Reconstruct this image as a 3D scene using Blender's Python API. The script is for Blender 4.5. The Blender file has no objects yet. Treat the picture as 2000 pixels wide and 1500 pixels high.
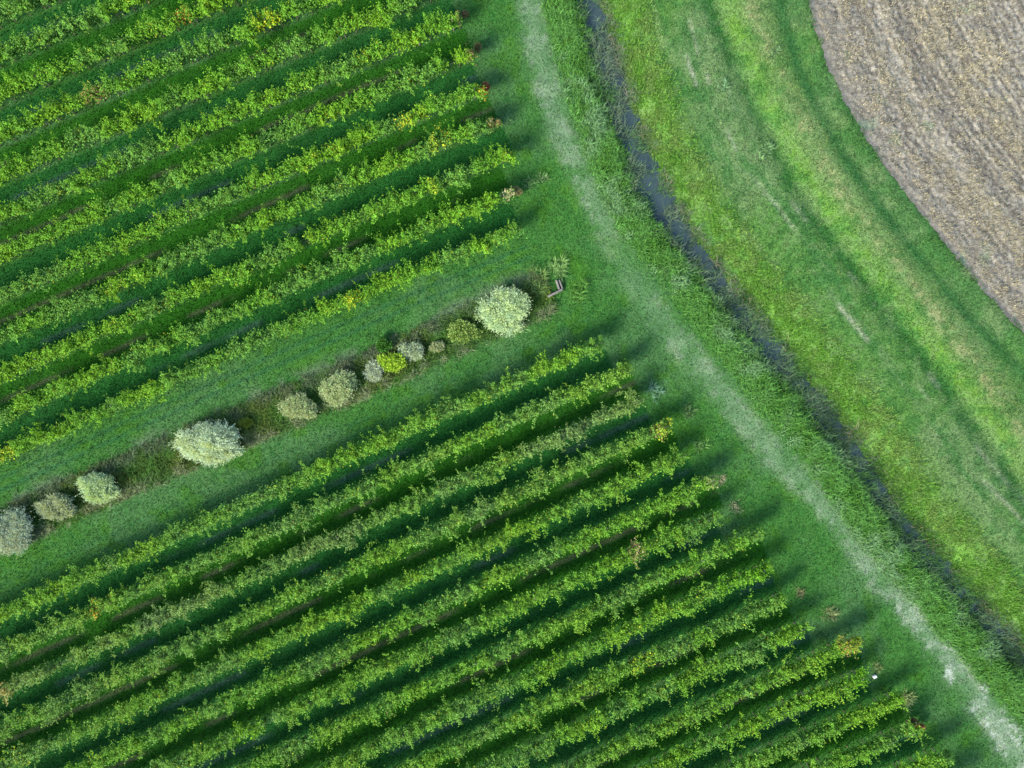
import bpy, math
import numpy as np
from mathutils import Vector

# ------------------------------------------------------------------ camera, sky, sun, exposure
SC = bpy.context.scene
COL = SC.collection
G = 0.035                     # metres of ground per photo pixel (the photo is 2000 x 1500)
HC = 48.5                     # camera height above the headland
cam = bpy.data.cameras.new('camera')
cam_o = bpy.data.objects.new('camera', cam)
COL.objects.link(cam_o)
cam.sensor_width = 36.0
cam.lens = 36.0 * HC / (2000 * G)
cam.clip_start, cam.clip_end = 0.5, 4000
cam_o.location = (0, 0, HC)
cam_o.rotation_euler = (0, 0, 0)
SC.camera = cam_o

SUN_AZ, SUN_EL = math.radians(44), math.radians(30)     # the way the light travels (from +X towards +Y), and its height
world = bpy.data.worlds.new("World")
SC.world = world
world.use_nodes = True
wn = world.node_tree
sky = wn.nodes.new('ShaderNodeTexSky')
sky.sky_type = 'NISHITA'
sky.sun_disc = False
sky.sun_elevation = SUN_EL
sky.sun_rotation = math.atan2(-math.cos(SUN_AZ), -math.sin(SUN_AZ))
wn.links.new(sky.outputs['Color'], wn.nodes['Background'].inputs['Color'])
wn.nodes['Background'].inputs['Strength'].default_value = 0.15
sun = bpy.data.lights.new('sun', 'SUN')
sun.energy = 3.4
sun.angle = math.radians(15)
sun.color = (1.0, 0.93, 0.80)
sun_o = bpy.data.objects.new('sun', sun)
COL.objects.link(sun_o)
d = Vector((math.cos(SUN_EL) * math.cos(SUN_AZ), math.cos(SUN_EL) * math.sin(SUN_AZ), -math.sin(SUN_EL)))
sun_o.rotation_euler = d.to_track_quat('-Z', 'Y').to_euler()
sun_o.location = (-40, -40, 60)
SC.view_settings.view_transform = 'Standard'
SC.view_settings.look = 'None'
SC.view_settings.gamma = 1.0
SC.view_settings.exposure = 1.83
SC.cycles.max_bounces = 5
SC.cycles.diffuse_bounces = 3
SC.cycles.transmission_bounces = 3
SC.cycles.caustics_reflective = False
SC.cycles.caustics_refractive = False

rng = np.random.default_rng(7)


# ------------------------------------------------------------------ small numeric helpers
def wpt(u, v, z=0.0):
    """photo pixel -> point of the place at height z"""
    k = G * (HC - z) / HC
    return np.stack([(np.asarray(u, float) - 1000) * k, (750 - np.asarray(v, float)) * k], -1)


def _hash(ix, iy, seed):
    h = (ix.astype(np.int64) * 374761393 + iy.astype(np.int64) * 668265263 + seed * 974711) & 0x7fffffff
    h = ((h ^ (h >> 13)) * 1274126177) & 0x7fffffff
    h = (h ^ (h >> 16)) & 0xffff
    return h / 65535.0


def vnoise(x, y, seed=0):
    x0, y0 = np.floor(x), np.floor(y)
    fx, fy = x - x0, y - y0
    fx = fx * fx * (3 - 2 * fx); fy = fy * fy * (3 - 2 * fy)
    a = _hash(x0, y0, seed); b = _hash(x0 + 1, y0, seed)
    c = _hash(x0, y0 + 1, seed); e = _hash(x0 + 1, y0 + 1, seed)
    return (a * (1 - fx) + b * fx) * (1 - fy) + (c * (1 - fx) + e * fx) * fy


def fbm(x, y, seed=0, octaves=4, gain=0.5):
    t = 0.0; a = 1.0; s = 0.0
    for i in range(octaves):
        t = t + a * vnoise(x * 2 ** i + 17.3 * i, y * 2 ** i - 9.1 * i, seed + i)
        s += a; a *= gain
    return t / s


def smooth(a, b, x):
    t = np.clip((x - a) / (b - a), 0, 1)
    return t * t * (3 - 2 * t)


def bump(x, c, w):
    return np.exp(-((x - c) / w) ** 2)


def extend(pts, far=900.0):
    pts = np.asarray(pts, float)
    a = pts[0] + (pts[0] - pts[1]) / np.linalg.norm(pts[0] - pts[1]) * far
    b = pts[-1] + (pts[-1] - pts[-2]) / np.linalg.norm(pts[-1] - pts[-2]) * far
    return np.vstack([a, pts, b])


def line_dist(line, x, y):
    """signed distance and arc length; positive is below a line that runs east, and east of a line that runs south"""
    flip = -1.0 if line[-1][1] < line[0][1] else 1.0
    best = np.full(x.shape, 1e9); sd = np.zeros(x.shape); arc = np.zeros(x.shape); acc = 0.0
    for p, q in zip(line[:-1], line[1:]):
        v = q - p; L = np.hypot(*v); v = v / L
        t = np.clip((x - p[0]) * v[0] + (y - p[1]) * v[1], 0, L)
        dx, dy = x - p[0] - t * v[0], y - p[1] - t * v[1]
        dd = np.hypot(dx, dy)
        m = dd < best
        best = np.where(m, dd, best)
        sgn = np.where(v[0] * dy - v[1] * dx < 0, flip, -flip)
        sd = np.where(m, sgn * dd, sd); arc = np.where(m, acc + t, arc)
        acc += L
    return sd, arc


def smooth_line(px):
    p = np.asarray(px, float)
    for _ in range(2):                       # corner cutting
        q = np.empty((2 * len(p), 2)); q[0::2] = .75 * p + .25 * np.roll(p, -1, 0); q[1::2] = .25 * p + .75 * np.roll(p, -1, 0)
        p = np.vstack([p[:1], q[:-2], p[-1:]])
    return p


# ------------------------------------------------------------------ lines of the place (read off the photo, top to bottom)
DITCH = smooth_line([(1140, -40), (1165, 30), (1180, 100), (1205, 180), (1232, 265), (1262, 340), (1300, 410), (1345, 470), (1395, 540),
                     (1445, 600), (1500, 670), (1560, 745), (1610, 805), (1650, 860), (1700, 930), (1745, 1000), (1795, 1060),
                     (1845, 1115), (1900, 1180), (1950, 1235), (2000, 1290), (2060, 1350)])
PATH = smooth_line([(1025, -40), (1040, 40), (1058, 120), (1085, 220), (1120, 310), (1158, 395), (1200, 480), (1245, 555), (1300, 635),
                    (1365, 712), (1430, 790), (1500, 870), (1560, 935), (1625, 1005), (1685, 1080), (1745, 1165), (1830, 1262),
                    (1905, 1350), (1975, 1450), (2020, 1520)])
FIELD = smooth_line([(1572, -40), (1582, 20), (1594, 75), (1618, 140), (1662, 225), (1708, 300), (1768, 382), (1828, 460), (1888, 530),
                     (1948, 600), (2000, 655), (2060, 715)])
SWALE = smooth_line([(1392, -40), (1405, 20), (1440, 110), (1495, 235), (1565, 365), (1640, 470), (1715, 568), (1790, 662), (1860, 755),
                     (1930, 850), (2000, 945), (2060, 1030)])
SHRUBS_LINE = [(-200, 1128), (0, 1037), (400, 862), (650, 760), (1000, 602), (1085, 566)]
W_DITCH = extend(wpt(DITCH[:, 0], DITCH[:, 1])); W_PATH = extend(wpt(PATH[:, 0], PATH[:, 1]))
W_FIELD = extend(wpt(FIELD[:, 0], FIELD[:, 1])); W_SWALE = extend(wpt(SWALE[:, 0], SWALE[:, 1]))
sl = np.array(SHRUBS_LINE, float); W_SHRUB = wpt(sl[:, 0], sl[:, 1])
W_SHRUB = np.vstack([W_SHRUB[0] + (W_SHRUB[0] - W_SHRUB[1]) / np.linalg.norm(W_SHRUB[0] - W_SHRUB[1]) * 300, W_SHRUB])

# vine rows: photo lines at canopy height; k counts away from the shrub strip
ZROW = 1.35


def row_px(block, k):
    if block == 'upper':
        xs = [-130, 0, 500, 850, 1060]
        y0, y5, y8 = 891 - 79.0 * k, 666 - 77.2 * k, 512 - 76.6 * k
        ys = [y0 + 130 * .453, y0, y5, y8, y8 - 210 * .40]
    else:
        xs = [-130, 0, 500, 1000, 1900]
        y0, y5, y10 = 1201 + 74.4 * k, 973 + 74.6 * k, 747 + 73.6 * k
        ys = [y0 + 130 * .455, y0, y5, y10, y10 - 900 * .435]
    return xs, ys


UPPER_END = {0: 1022, 1: 1003, 2: 1008, 3: 978, 4: 946, 5: 930, 6: 902, 7: 868, 8: 840, 9: 818, 10: 795, 11: 770}
LOWER_END = {0: 1182, 1: 1236, 2: 1260, 3: 1316, 4: 1348, 5: 1400, 6: 1402, 7: 1492, 8: 1510, 9: 1542, 10: 1584, 11: 1684, 12: 1702,
             13: 1768, 14: 1800, 15: 1862, 16: 1900}


def row_line(block, k):
    xs, ys = row_px(block, k)
    end = UPPER_END[k] if block == 'upper' else LOWER_END[k]
    u = np.linspace(-130, end, 90)
    # a smooth curve through the read points
    c = np.polyfit(xs, ys, 3)
    v = np.polyval(c, u)
    if block == 'lower' and k >= 5:          # rows that leave the frame at the bottom
        m = v < 1600
        u, v = u[m], v[m]
    if block == 'upper' and k >= 8:
        m = v > -110
        u, v = u[m], v[m]
    return wpt(u, v, ZROW)


ROWS = [('upper', k) for k in range(12)] + [('lower', k) for k in range(17)]
RLINES = {r: row_line(*r) for r in ROWS}


# ------------------------------------------------------------------ object helpers
def tag(o, label=None, cat=None, group=None, kind=None):
    if label: o['label'] = label
    if cat: o['category'] = cat
    if group: o['group'] = group
    if kind: o['kind'] = kind
    return o


def empty(name, loc):
    o = bpy.data.objects.new(name, None)
    COL.objects.link(o)
    o.location = loc
    o.empty_display_size = 0.2
    return o


def mesh_obj(name, co, faces, mat, parent=None, col=None, smooth_shade=False, origin=None):
    """co (n,3) world; faces (m,k) array of one face size, or list of such arrays"""
    if not isinstance(faces, list): faces = [faces]
    if origin is not None: co = co - np.asarray(origin, float)
    me = bpy.data.meshes.new(name)
    me.vertices.add(len(co))
    me.vertices.foreach_set('co', np.ascontiguousarray(co, np.float32).ravel())
    loops = np.concatenate([f.ravel() for f in faces]).astype(np.int32)
    sizes = np.concatenate([np.full(len(f), f.shape[1], np.int32) for f in faces])
    starts = np.concatenate([[0], np.cumsum(sizes)[:-1]]).astype(np.int32)
    me.loops.add(len(loops)); me.loops.foreach_set('vertex_index', loops)
    me.polygons.add(len(sizes)); me.polygons.foreach_set('loop_start', starts)
    me.polygons.foreach_set('use_smooth', np.full(len(sizes), bool(smooth_shade)))
    me.update(calc_edges=True)
    if col is not None:
        a = me.attributes.new('tint', 'FLOAT_COLOR', 'POINT')
        c = np.ones((len(co), 4), np.float32); c[:, :3] = col
        a.data.foreach_set('color', c.ravel())
    me.materials.append(mat)
    o = bpy.data.objects.new(name, me)
    COL.objects.link(o)
    if origin is not None and parent is None: o.location = origin
    if parent is not None: o.parent = parent
    return o


def unit(v):
    return v / np.maximum(np.linalg.norm(v, axis=-1, keepdims=True), 1e-9)


def leaf_cards(P, D, N, L, W, C, fold=0.18):
    """folded four-cornered leaves: base P, direction D, normal N"""
    D = unit(D); S = unit(np.cross(D, N)); N = np.cross(S, D)
    L = np.asarray(L).reshape(-1, 1); W = np.asarray(W).reshape(-1, 1)
    mid = P + D * L * .42
    up = N * W * fold
    V = np.stack([P, mid + S * W * .5 + up, P + D * L - N * L * .12, mid - S * W * .5 + up], 1).reshape(-1, 3)
    F = np.arange(len(V)).reshape(-1, 4)
    return V, F, np.repeat(C, 4, 0)


def blades(P, D, H, W, C, droop=0.3):
    """grass blades: five points, narrowing, bent over along D"""
    n = len(P)
    D = unit(D); H = np.asarray(H).reshape(-1, 1); W = np.asarray(W).reshape(-1, 1)
    hz = D.copy(); hz[:, 2] = 0; hz = unit(hz + 1e-6)
    S = np.stack([-hz[:, 1], hz[:, 0], np.zeros(n)], 1)
    mid = P + D * H * .55
    tip = mid + unit(D + hz * droop * 1.6 - np.array([0, 0, droop])) * H * .5
    V = np.stack([P - S * W * .5, P + S * W * .5, mid + S * W * .4, mid - S * W * .4, tip], 1).reshape(-1, 3)
    b = np.arange(n)[:, None] * 5
    return V, [b + np.array([0, 1, 2, 3]), b + np.array([3, 2, 4])], np.repeat(C, 5, 0)


def tubes(segs, sides=6):
    """segs: list of (p, q, r0, r1)"""
    V, F, n = [], [], 0
    for p, q, r0, r1 in segs:
        p = np.asarray(p, float); q = np.asarray(q, float)
        a = unit(q - p); b = unit(np.cross(a, [0.31, 0.87, 0.11])); c = np.cross(a, b)
        t = np.linspace(0, 2 * np.pi, sides, endpoint=False)
        ring = np.cos(t)[:, None] * b + np.sin(t)[:, None] * c
        V += [p + ring * r0, q + ring * r1, q[None]]
        i = np.arange(sides); j = (i + 1) % sides
        F.append(np.stack([n + i, n + j, n + sides + j, n + sides + i], 1))
        F.append(np.stack([n + sides + i, n + sides + j, np.full(sides, n + 2 * sides), np.full(sides, n + 2 * sides)], 1))
        n += 2 * sides + 1
    V = np.vstack(V)
    quads = np.vstack(F[0::2]); tris = np.vstack(F[1::2])[:, :3]
    return V, [quads, tris]


# ------------------------------------------------------------------ materials
def new_mat(name):
    m = bpy.data.materials.new(name)
    m.use_nodes = True
    nt = m.node_tree
    return m, nt, nt.nodes['Principled BSDF']


def leaf_mat(name, translucency=0.3, rough=0.5, spec=0.3, vary=0.25):
    m, nt, bs = new_mat(name)
    at = nt.nodes.new('ShaderNodeAttribute'); at.attribute_name = 'tint'
    geo = nt.nodes.new('ShaderNodeNewGeometry')
    mul = nt.nodes.new('ShaderNodeMapRange')
    mul.inputs['To Min'].default_value = 1 - vary; mul.inputs['To Max'].default_value = 1 + vary
    nt.links.new(geo.outputs['Random Per Island'], mul.inputs['Value'])
    mx = nt.nodes.new('ShaderNodeVectorMath'); mx.operation = 'SCALE'
    nt.links.new(at.outputs['Color'], mx.inputs[0]); nt.links.new(mul.outputs['Result'], mx.inputs['Scale'])
    nt.links.new(mx.outputs['Vector'], bs.inputs['Base Color'])
    bs.inputs['Roughness'].default_value = rough
    bs.inputs['Specular IOR Level'].default_value = spec
    tr = nt.nodes.new('ShaderNodeBsdfTranslucent')
    gm = nt.nodes.new('ShaderNodeMixRGB'); gm.blend_type = 'MULTIPLY'; gm.inputs['Fac'].default_value = 1
    gm.inputs['Color2'].default_value = (1.5, 1.25, 0.5, 1)
    nt.links.new(mx.outputs['Vector'], gm.inputs['Color1'])
    nt.links.new(gm.outputs['Color'], tr.inputs['Color'])
    mix = nt.nodes.new('ShaderNodeMixShader'); mix.inputs['Fac'].default_value = translucency
    nt.links.new(bs.outputs['BSDF'], mix.inputs[1]); nt.links.new(tr.outputs['BSDF'], mix.inputs[2])
    nt.links.new(mix.outputs['Shader'], nt.nodes['Material Output'].inputs['Surface'])
    return m


def ground_mat(name, fine=(9.0, 30.0), contrast=0.45, bump_d=0.06, rough=0.9):
    m, nt, bs = new_mat(name)
    at = nt.nodes.new('ShaderNodeAttribute'); at.attribute_name = 'tint'
    tc = nt.nodes.new('ShaderNodeTexCoord')
    n1 = nt.nodes.new('ShaderNodeTexNoise'); n1.inputs['Scale'].default_value = fine[0]; n1.inputs['Detail'].default_value = 5; n1.inputs['Roughness'].default_value = .7
    n2 = nt.nodes.new('ShaderNodeTexNoise'); n2.inputs['Scale'].default_value = fine[1]; n2.inputs['Detail'].default_value = 3
    nt.links.new(tc.outputs['Object'], n1.inputs['Vector']); nt.links.new(tc.outputs['Object'], n2.inputs['Vector'])
    add = nt.nodes.new('ShaderNodeMath'); add.operation = 'ADD'
    nt.links.new(n1.outputs['Fac'], add.inputs[0]); nt.links.new(n2.outputs['Fac'], add.inputs[1])
    mr = nt.nodes.new('ShaderNodeMapRange'); mr.inputs['From Min'].default_value = .7; mr.inputs['From Max'].default_value = 1.3
    mr.inputs['To Min'].default_value = 1 - contrast; mr.inputs['To Max'].default_value = 1 + contrast
    nt.links.new(add.outputs[0], mr.inputs['Value'])
    mx = nt.nodes.new('ShaderNodeVectorMath'); mx.operation = 'SCALE'
    nt.links.new(at.outputs['Color'], mx.inputs[0]); nt.links.new(mr.outputs['Result'], mx.inputs['Scale'])
    nt.links.new(mx.outputs['Vector'], bs.inputs['Base Color'])
    bp = nt.nodes.new('ShaderNodeBump'); bp.inputs['Strength'].default_value = 0.7; bp.inputs['Distance'].default_value = bump_d
    nt.links.new(add.outputs[0], bp.inputs['Height']); nt.links.new(bp.outputs['Normal'], bs.inputs['Normal'])
    bs.inputs['Roughness'].default_value = rough
    bs.inputs['Specular IOR Level'].default_value = 0.03
    return m


def plain_mat(name, colour, rough=0.8, vary=0.3, scale=12.0, metallic=0.0):
    m, nt, bs = new_mat(name)
    tc = nt.nodes.new('ShaderNodeTexCoord'); n = nt.nodes.new('ShaderNodeTexNoise')
    n.inputs['Scale'].default_value = scale; n.inputs['Detail'].default_value = 6
    nt.links.new(tc.outputs['Object'], n.inputs['Vector'])
    r = nt.nodes.new('ShaderNodeValToRGB')
    r.color_ramp.elements[0].position, r.color_ramp.elements[1].position = .3, .7
    r.color_ramp.elements[0].color = (*[c * (1 - vary) for c in colour], 1)
    r.color_ramp.elements[1].color = (*[min(1, c * (1 + vary)) for c in colour], 1)
    nt.links.new(n.outputs['Fac'], r.inputs['Fac']); nt.links.new(r.outputs['Color'], bs.inputs['Base Color'])
    bs.inputs['Roughness'].default_value = rough; bs.inputs['Metallic'].default_value = metallic
    return m


M_GRASS = ground_mat('mown grass', (6.0, 17.0), .5, .08)
M_SOIL = ground_mat('tilled soil', (11.0, 32.0), .62, .10)
M_VINE = leaf_mat('vine leaves', .30, .6, .12)
M_BLADE = leaf_mat('grass blades', .35, .7, .06)
M_SHRUB = leaf_mat('shrub leaves', .25, .6, .2, .2)
M_WOOD = plain_mat('vine bark', (.09, .065, .045), .9, .4)
M_POST = plain_mat('weathered post', (.13, .115, .095), .85, .35)
M_WIRE = plain_mat('wire', (.35, .35, .34), .4, .1, 3, 0.8)
M_CONC = plain_mat('pale weathered concrete', (.115, .105, .095), .9, .5, 7)
M_WHITE = plain_mat('white plastic', (.58, .58, .58), .4, .04)
M_DARK = plain_mat('culvert pipe', (.10, .10, .10), .8, .3)
m, nt, bs = new_mat('ditch water')
bs.inputs['Base Color'].default_value = (.026, .044, .046, 1)
bs.inputs['Roughness'].default_value = .06
bs.inputs['IOR'].default_value = 1.33
tc = nt.nodes.new('ShaderNodeTexCoord'); n = nt.nodes.new('ShaderNodeTexNoise'); n.inputs['Scale'].default_value = 3
bp = nt.nodes.new('ShaderNodeBump'); bp.inputs['Strength'].default_value = .15; bp.inputs['Distance'].default_value = .02
nt.links.new(tc.outputs['Object'], n.inputs['Vector']); nt.links.new(n.outputs['Fac'], bp.inputs['Height']); nt.links.new(bp.outputs['Normal'], bs.inputs['Normal'])
M_WATER = m

# ------------------------------------------------------------------ terrain
WATER_Z = -0.50


def ditch_half(arc):
    """half width of the open water along the ditch"""
    a = arc - 900.0                                  # arc length from the photo's top edge
    w = np.interp(a, [0, 6, 14, 20, 30, 38, 46, 60], [.92, .96, .94, .86, .74, .70, .70, .70])
    return w * (.82 + .36 * vnoise(a * .55, a * 0 + 3.3, 5))


def height(x, y):
    dd, arc = line_dist(W_DITCH, x, y)
    hw = ditch_half(arc) + .5 * (vnoise(x * 1.3, y * 1.3, 3) - .5) + .25 * (vnoise(x * 4, y * 4, 4) - .5)
    z = .05 * (fbm(x * .25, y * .25, 11) - .5) + .035 * (vnoise(x * 1.9, y * 1.9, 13) - .5)
    # banks: steep on the vineyard side, long and gentle on the meadow side
    left = smooth(hw + 1.2, hw - .9, -dd) * (dd <= 0)
    rr = np.clip((dd - hw + 1.0) / 3.4, 0, 1)
    right = (1 - rr * (1.35 - .35 * rr)) * (dd > 0)
    right = np.clip(right, 0, 1)
    z = z - .80 * (left + right)
    z = np.where(dd > 0, z + .05 * smooth(1, 4, dd), z)
    sw, _ = line_dist(W_SWALE, x, y)
    z = z - .16 * bump(sw, -.2, .8) + .14 * bump(sw, 2.1, 1.3) * (sw > -3)
    fd, _ = line_dist(W_FIELD, x, y)
    z = z - .04 * bump(fd, -1.5, .5) - .10 * smooth(-.3, .4, fd)
    sd, sa = line_dist(W_SHRUB, x, y)
    inside = smooth(0, 1.5, np.hypot(x - W_SHRUB[-1][0], y - W_SHRUB[-1][1])) * (sa < 400)
    z = z - .30 * bump(sd, 0.05, .6) * inside * (np.abs(sd) < 4)
    return z


def ground_colour(x, y):
    dd, arc = line_dist(W_DITCH, x, y)
    pd, parc = line_dist(W_PATH, x, y)
    sw, _ = line_dist(W_SWALE, x, y)
    fd, farc = line_dist(W_FIELD, x, y)
    sd, sarc = line_dist(W_SHRUB, x, y)
    n1 = fbm(x * .22, y * .22, 21); n2 = fbm(x * .9, y * .9, 31); n3 = fbm(x * 3.1, y * 3.1, 41, 3)

    def mix(a, b, t):
        return a * (1 - t[..., None]) + np.asarray(b) * t[..., None]
    c = np.empty(x.shape + (3,)); c[:] = (.031, .101, .019)                 # mown headland
    c = mix(c, (.043, .110, .032), smooth(.42, .62, n1))
    c = mix(c, (.034, .108, .009), smooth(.52, .75, n2) * .65)
    c = mix(c, (.012, .074, .013), smooth(.55, .8, n3) * .5)
    # near the path the turf is thinner
    wander = pd + 1.1 * (n1 - .5) + .5 * (n2 - .5)
    worn = bump(wander, 0, .72)
    tracks = bump(wander, -.55, .42) + bump(wander, .6, .42)
    strength = np.interp(parc - 900, [-5, 2, 4, 8, 17, 19, 22, 26, 40, 47, 52, 57, 90], [.5, .64, .74, .62, .62, .25, .25, .52, .58, .70, .9, 1, 1])
    c = mix(c, (.122, .180, .108), np.clip(worn * strength * (.1 + 1.15 * n2), 0, .85))
    c = mix(c, (.20, .235, .165), np.clip(tracks * strength * smooth(.40, .70, n2 * .5 + n3 * .5) * .7, 0, .7))
    c = mix(c, (.27, .30, .25), np.clip(tracks * smooth(.70, 1, strength) * smooth(.50, .70, fbm(x * 6.5, y * 6.5, 45, 2)) * smooth(.35, .6, n2) * .9, 0, .8))
    # ditch banks
    lb = smooth(3.6, 1.6, -dd) * (dd < 0)
    c = mix(c, (.045, .155, .020), lb * .8)
    # meadow beyond the ditch
    md = smooth(0, .6, dd)
    me = np.empty_like(c); me[:] = (.056, .132, .030)
    me = mix(me, (.098, .155, .062), smooth(.42, .62, n1) * .85)
    st = fbm(dd * 1.1 + 40, arc * .09, 51)                                  # mowing streaks along the ditch
    me = mix(me, (.036, .108, .028), smooth(.50, .66, st) * .8)
    me = mix(me, (.15, .21, .09), smooth(.60, .76, st) * smooth(.4, .6, n2) * .8)
    br = bump(dd, 1.9, 1.25) + .35 * bump(dd, 3.5, 1.2)
    me = mix(me, (.086, .182, .028), np.clip(br * (.25 + 1.0 * n2), 0, .88))  # sunlight on the sun-facing bank put into the colour, over yellower grass
    me = mix(me, (.020, .088, .018), bump(sw, -.45, .55) * .85 * (.4 + n2))  # shade on the swale slope turned from the sun, painted as darker green
    me = mix(me, (.072, .162, .020), np.clip(bump(sw, .75, .75) * (.2 + 1.1 * n2), 0, .85))  # sunlit slope of the swale, painted as brighter green
    ty = bump(sw + .7 * (n2 - .5), 2.1, .42)
    me = mix(me, (.27, .245, .13), np.clip(ty * smooth(.40, .64, n2 * .6 + n3 * .4), 0, .65))
    me = mix(me, (.110, .160, .050), bump(sw, 2.5, 1.3) * .5)
    for off, w, s in ((5.3, .15, .5), (6.2, .13, .35), (7.3, .18, .3)):     # pale wheel marks
        me = mix(me, (.36, .34, .27), bump(dd + .5 * (n1 - .5), off, w) * smooth(.56, .68, fbm(arc * .34 + off, off + dd * 0, 61)) * s)
    n4 = fbm(x * 1.7 + 9, y * 1.7, 46, 3)
    me = mix(me, (.085, .150, .050), smooth(.52, .66, n4) * .55)
    me = mix(me, (.024, .090, .020), smooth(.46, .34, n4) * .5)
    me = mix(me, (.036, .104, .026), smooth(-3.4, -1.8, fd) * .75 * smooth(.3, .6, n2))
    me = mix(me, (.016, .080, .020), bump(fd + .4 * (n1 - .5), -1.9, .35) * .6)
    c = mix(c, (0, 0, 0), md * 0) * (1 - md[..., None]) + me * md[..., None]
    # mud at the water's edge
    hw = ditch_half(arc)
    c = mix(c, (.040, .045, .030), smooth(.35, .05, np.abs(dd) - hw + .2 * (n3 - .5)) * .85)
    # weedy strip with the shrubs
    along = (sarc < line_len(W_SHRUB) - .3)
    wd = bump(sd + .5 * (n2 - .5), 0, .95) * along
    c = mix(c, (.030, .078, .016), np.clip(wd * 1.0, 0, .8))
    c = mix(c, (.16, .185, .10), bump(sd + .5 * (n2 - .5), 1.45, .25) * smooth(.52, .66, n2 * .5 + n3 * .5) * along * .75)
    c = mix(c, (.085, .115, .070), bump(sd, -1.5, .55) * smooth(.42, .6, n2) * along * .7)
    # between the vine rows
    for blk in ('upper', 'lower'):
        ks = range(12) if blk == 'upper' else range(17)
        for k in ks:
            ln = RLINES[(blk, k)]
            rd, ra = line_dist(ln, x, y)
            on = (ra < line_len(ln) - .05) & (ra > .05)
            if blk == 'upper': rd = -rd              # rd > 0: away from the shrub strip
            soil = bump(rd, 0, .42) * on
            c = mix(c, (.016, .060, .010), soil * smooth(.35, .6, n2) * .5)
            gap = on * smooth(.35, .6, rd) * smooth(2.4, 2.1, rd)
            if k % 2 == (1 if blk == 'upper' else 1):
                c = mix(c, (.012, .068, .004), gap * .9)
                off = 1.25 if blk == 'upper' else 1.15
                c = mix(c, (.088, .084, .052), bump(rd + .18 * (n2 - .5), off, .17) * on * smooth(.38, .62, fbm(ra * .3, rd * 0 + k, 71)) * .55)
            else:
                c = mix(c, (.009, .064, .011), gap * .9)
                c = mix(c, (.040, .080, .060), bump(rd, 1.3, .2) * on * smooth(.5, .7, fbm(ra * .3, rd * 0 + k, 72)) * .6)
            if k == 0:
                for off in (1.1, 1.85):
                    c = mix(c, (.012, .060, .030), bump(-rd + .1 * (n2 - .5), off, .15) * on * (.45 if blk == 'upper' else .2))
    return c


def line_len(line):
    return np.hypot(*np.diff(line, axis=0).T).sum()


def axis(lo, hi, step, far):
    core = np.arange(lo, hi + step / 2, step)
    out = []; s = step; p = 0.0
    while p < far:
        s *= 1.22; p += s; out.append(p)
    out = np.array(out)
    return np.concatenate([lo - out[::-1], core, hi + out])


GX, GY = axis(-38.5, 38.5, .14, 800), axis(-29.5, 29.5, .14, 800)
XX, YY = np.meshgrid(GX, GY)
ZZ = height(XX, YY)
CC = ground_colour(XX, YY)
nx, ny = len(GX), len(GY)
idx = np.arange(nx * ny).reshape(ny, nx)
quads = np.stack([idx[:-1, :-1], idx[:-1, 1:], idx[1:, 1:], idx[1:, :-1]], -1).reshape(-1, 4)
cx = (XX[:-1, :-1] + XX[1:, 1:]).ravel() / 2; cy = (YY[:-1, :-1] + YY[1:, 1:]).ravel() / 2
q_d, q_a = line_dist(W_DITCH, cx, cy); q_p, _ = line_dist(W_PATH, cx, cy); q_f, _ = line_dist(W_FIELD, cx, cy)
FB = lambda x, y: .4 * (fbm(x * .9, y * .9, 81) - .5) + .16 * (vnoise(x * 4, y * 4, 82) - .5)
zone = np.zeros(len(quads), int)                                 # 0 grass of the vineyard side
zone[np.abs(q_p) < 1.35] = 1                                     # path
zone[(q_d > -2.6) & (q_d < 3.0)] = 2                             # banks of the ditch
zone[q_d >= 3.0] = 3                                             # meadow
field_far = np.maximum(np.abs(cx) - 38.5, np.abs(cy) - 29.5) > 0
zone[(q_f > .55) & ~field_far] = 9                               # the fine field sheet takes over
zone[(q_f > .15) & field_far] = 4
ALLV = np.stack([XX.ravel(), YY.ravel(), ZZ.ravel()], 1); ALLC = CC.reshape(-1, 3)
FIELD_C = (.166, .153, .124)


def patch(name, z_id, mat, kind='structure'):
    q = quads[zone == z_id]
    used, inv = np.unique(q, return_inverse=True)
    c = ALLC[used].copy()
    if z_id == 4: c[:] = FIELD_C
    return tag(mesh_obj(name, ALLV[used], inv.reshape(-1, 4), mat, col=c, smooth_shade=True), kind=kind)


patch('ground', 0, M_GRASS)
patch('path', 1, M_GRASS)
patch('ditch_bank', 2, M_GRASS)
patch('meadow', 3, M_GRASS)
patch('far_field', 4, M_SOIL)

# the ploughed field: a fine sheet with furrows and clods
fx, fy = np.arange(19.5, 38.6, .075), np.arange(1.0, 29.6, .075)
FX, FY = np.meshgrid(fx, fy)
f_d, f_a = line_dist(W_FIELD, FX, FY)
f_in = f_d + FB(FX, FY)
clod = fbm(FX * 4.4, FY * 4.4, 91, 2, .6)
furrow = fbm(f_d * 1.15, f_a * .10, 95, 3)
FZ = height(FX, FY) + .05 + (.17 * (clod - .5) + .14 * (furrow - .5)) * smooth(.05, .7, f_in)
nA = fbm(FX * .35, FY * .35, 96); nB = fbm(FX * 5.5, FY * 5.5, 97, 2); nC = fbm(FX * 1.3, FY * 1.3, 98)
FCc = np.empty(FX.shape + (3,)); FCc[:] = FIELD_C


def mixf(a, b, t):
    return a * (1 - t[..., None]) + np.asarray(b) * t[..., None]


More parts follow.
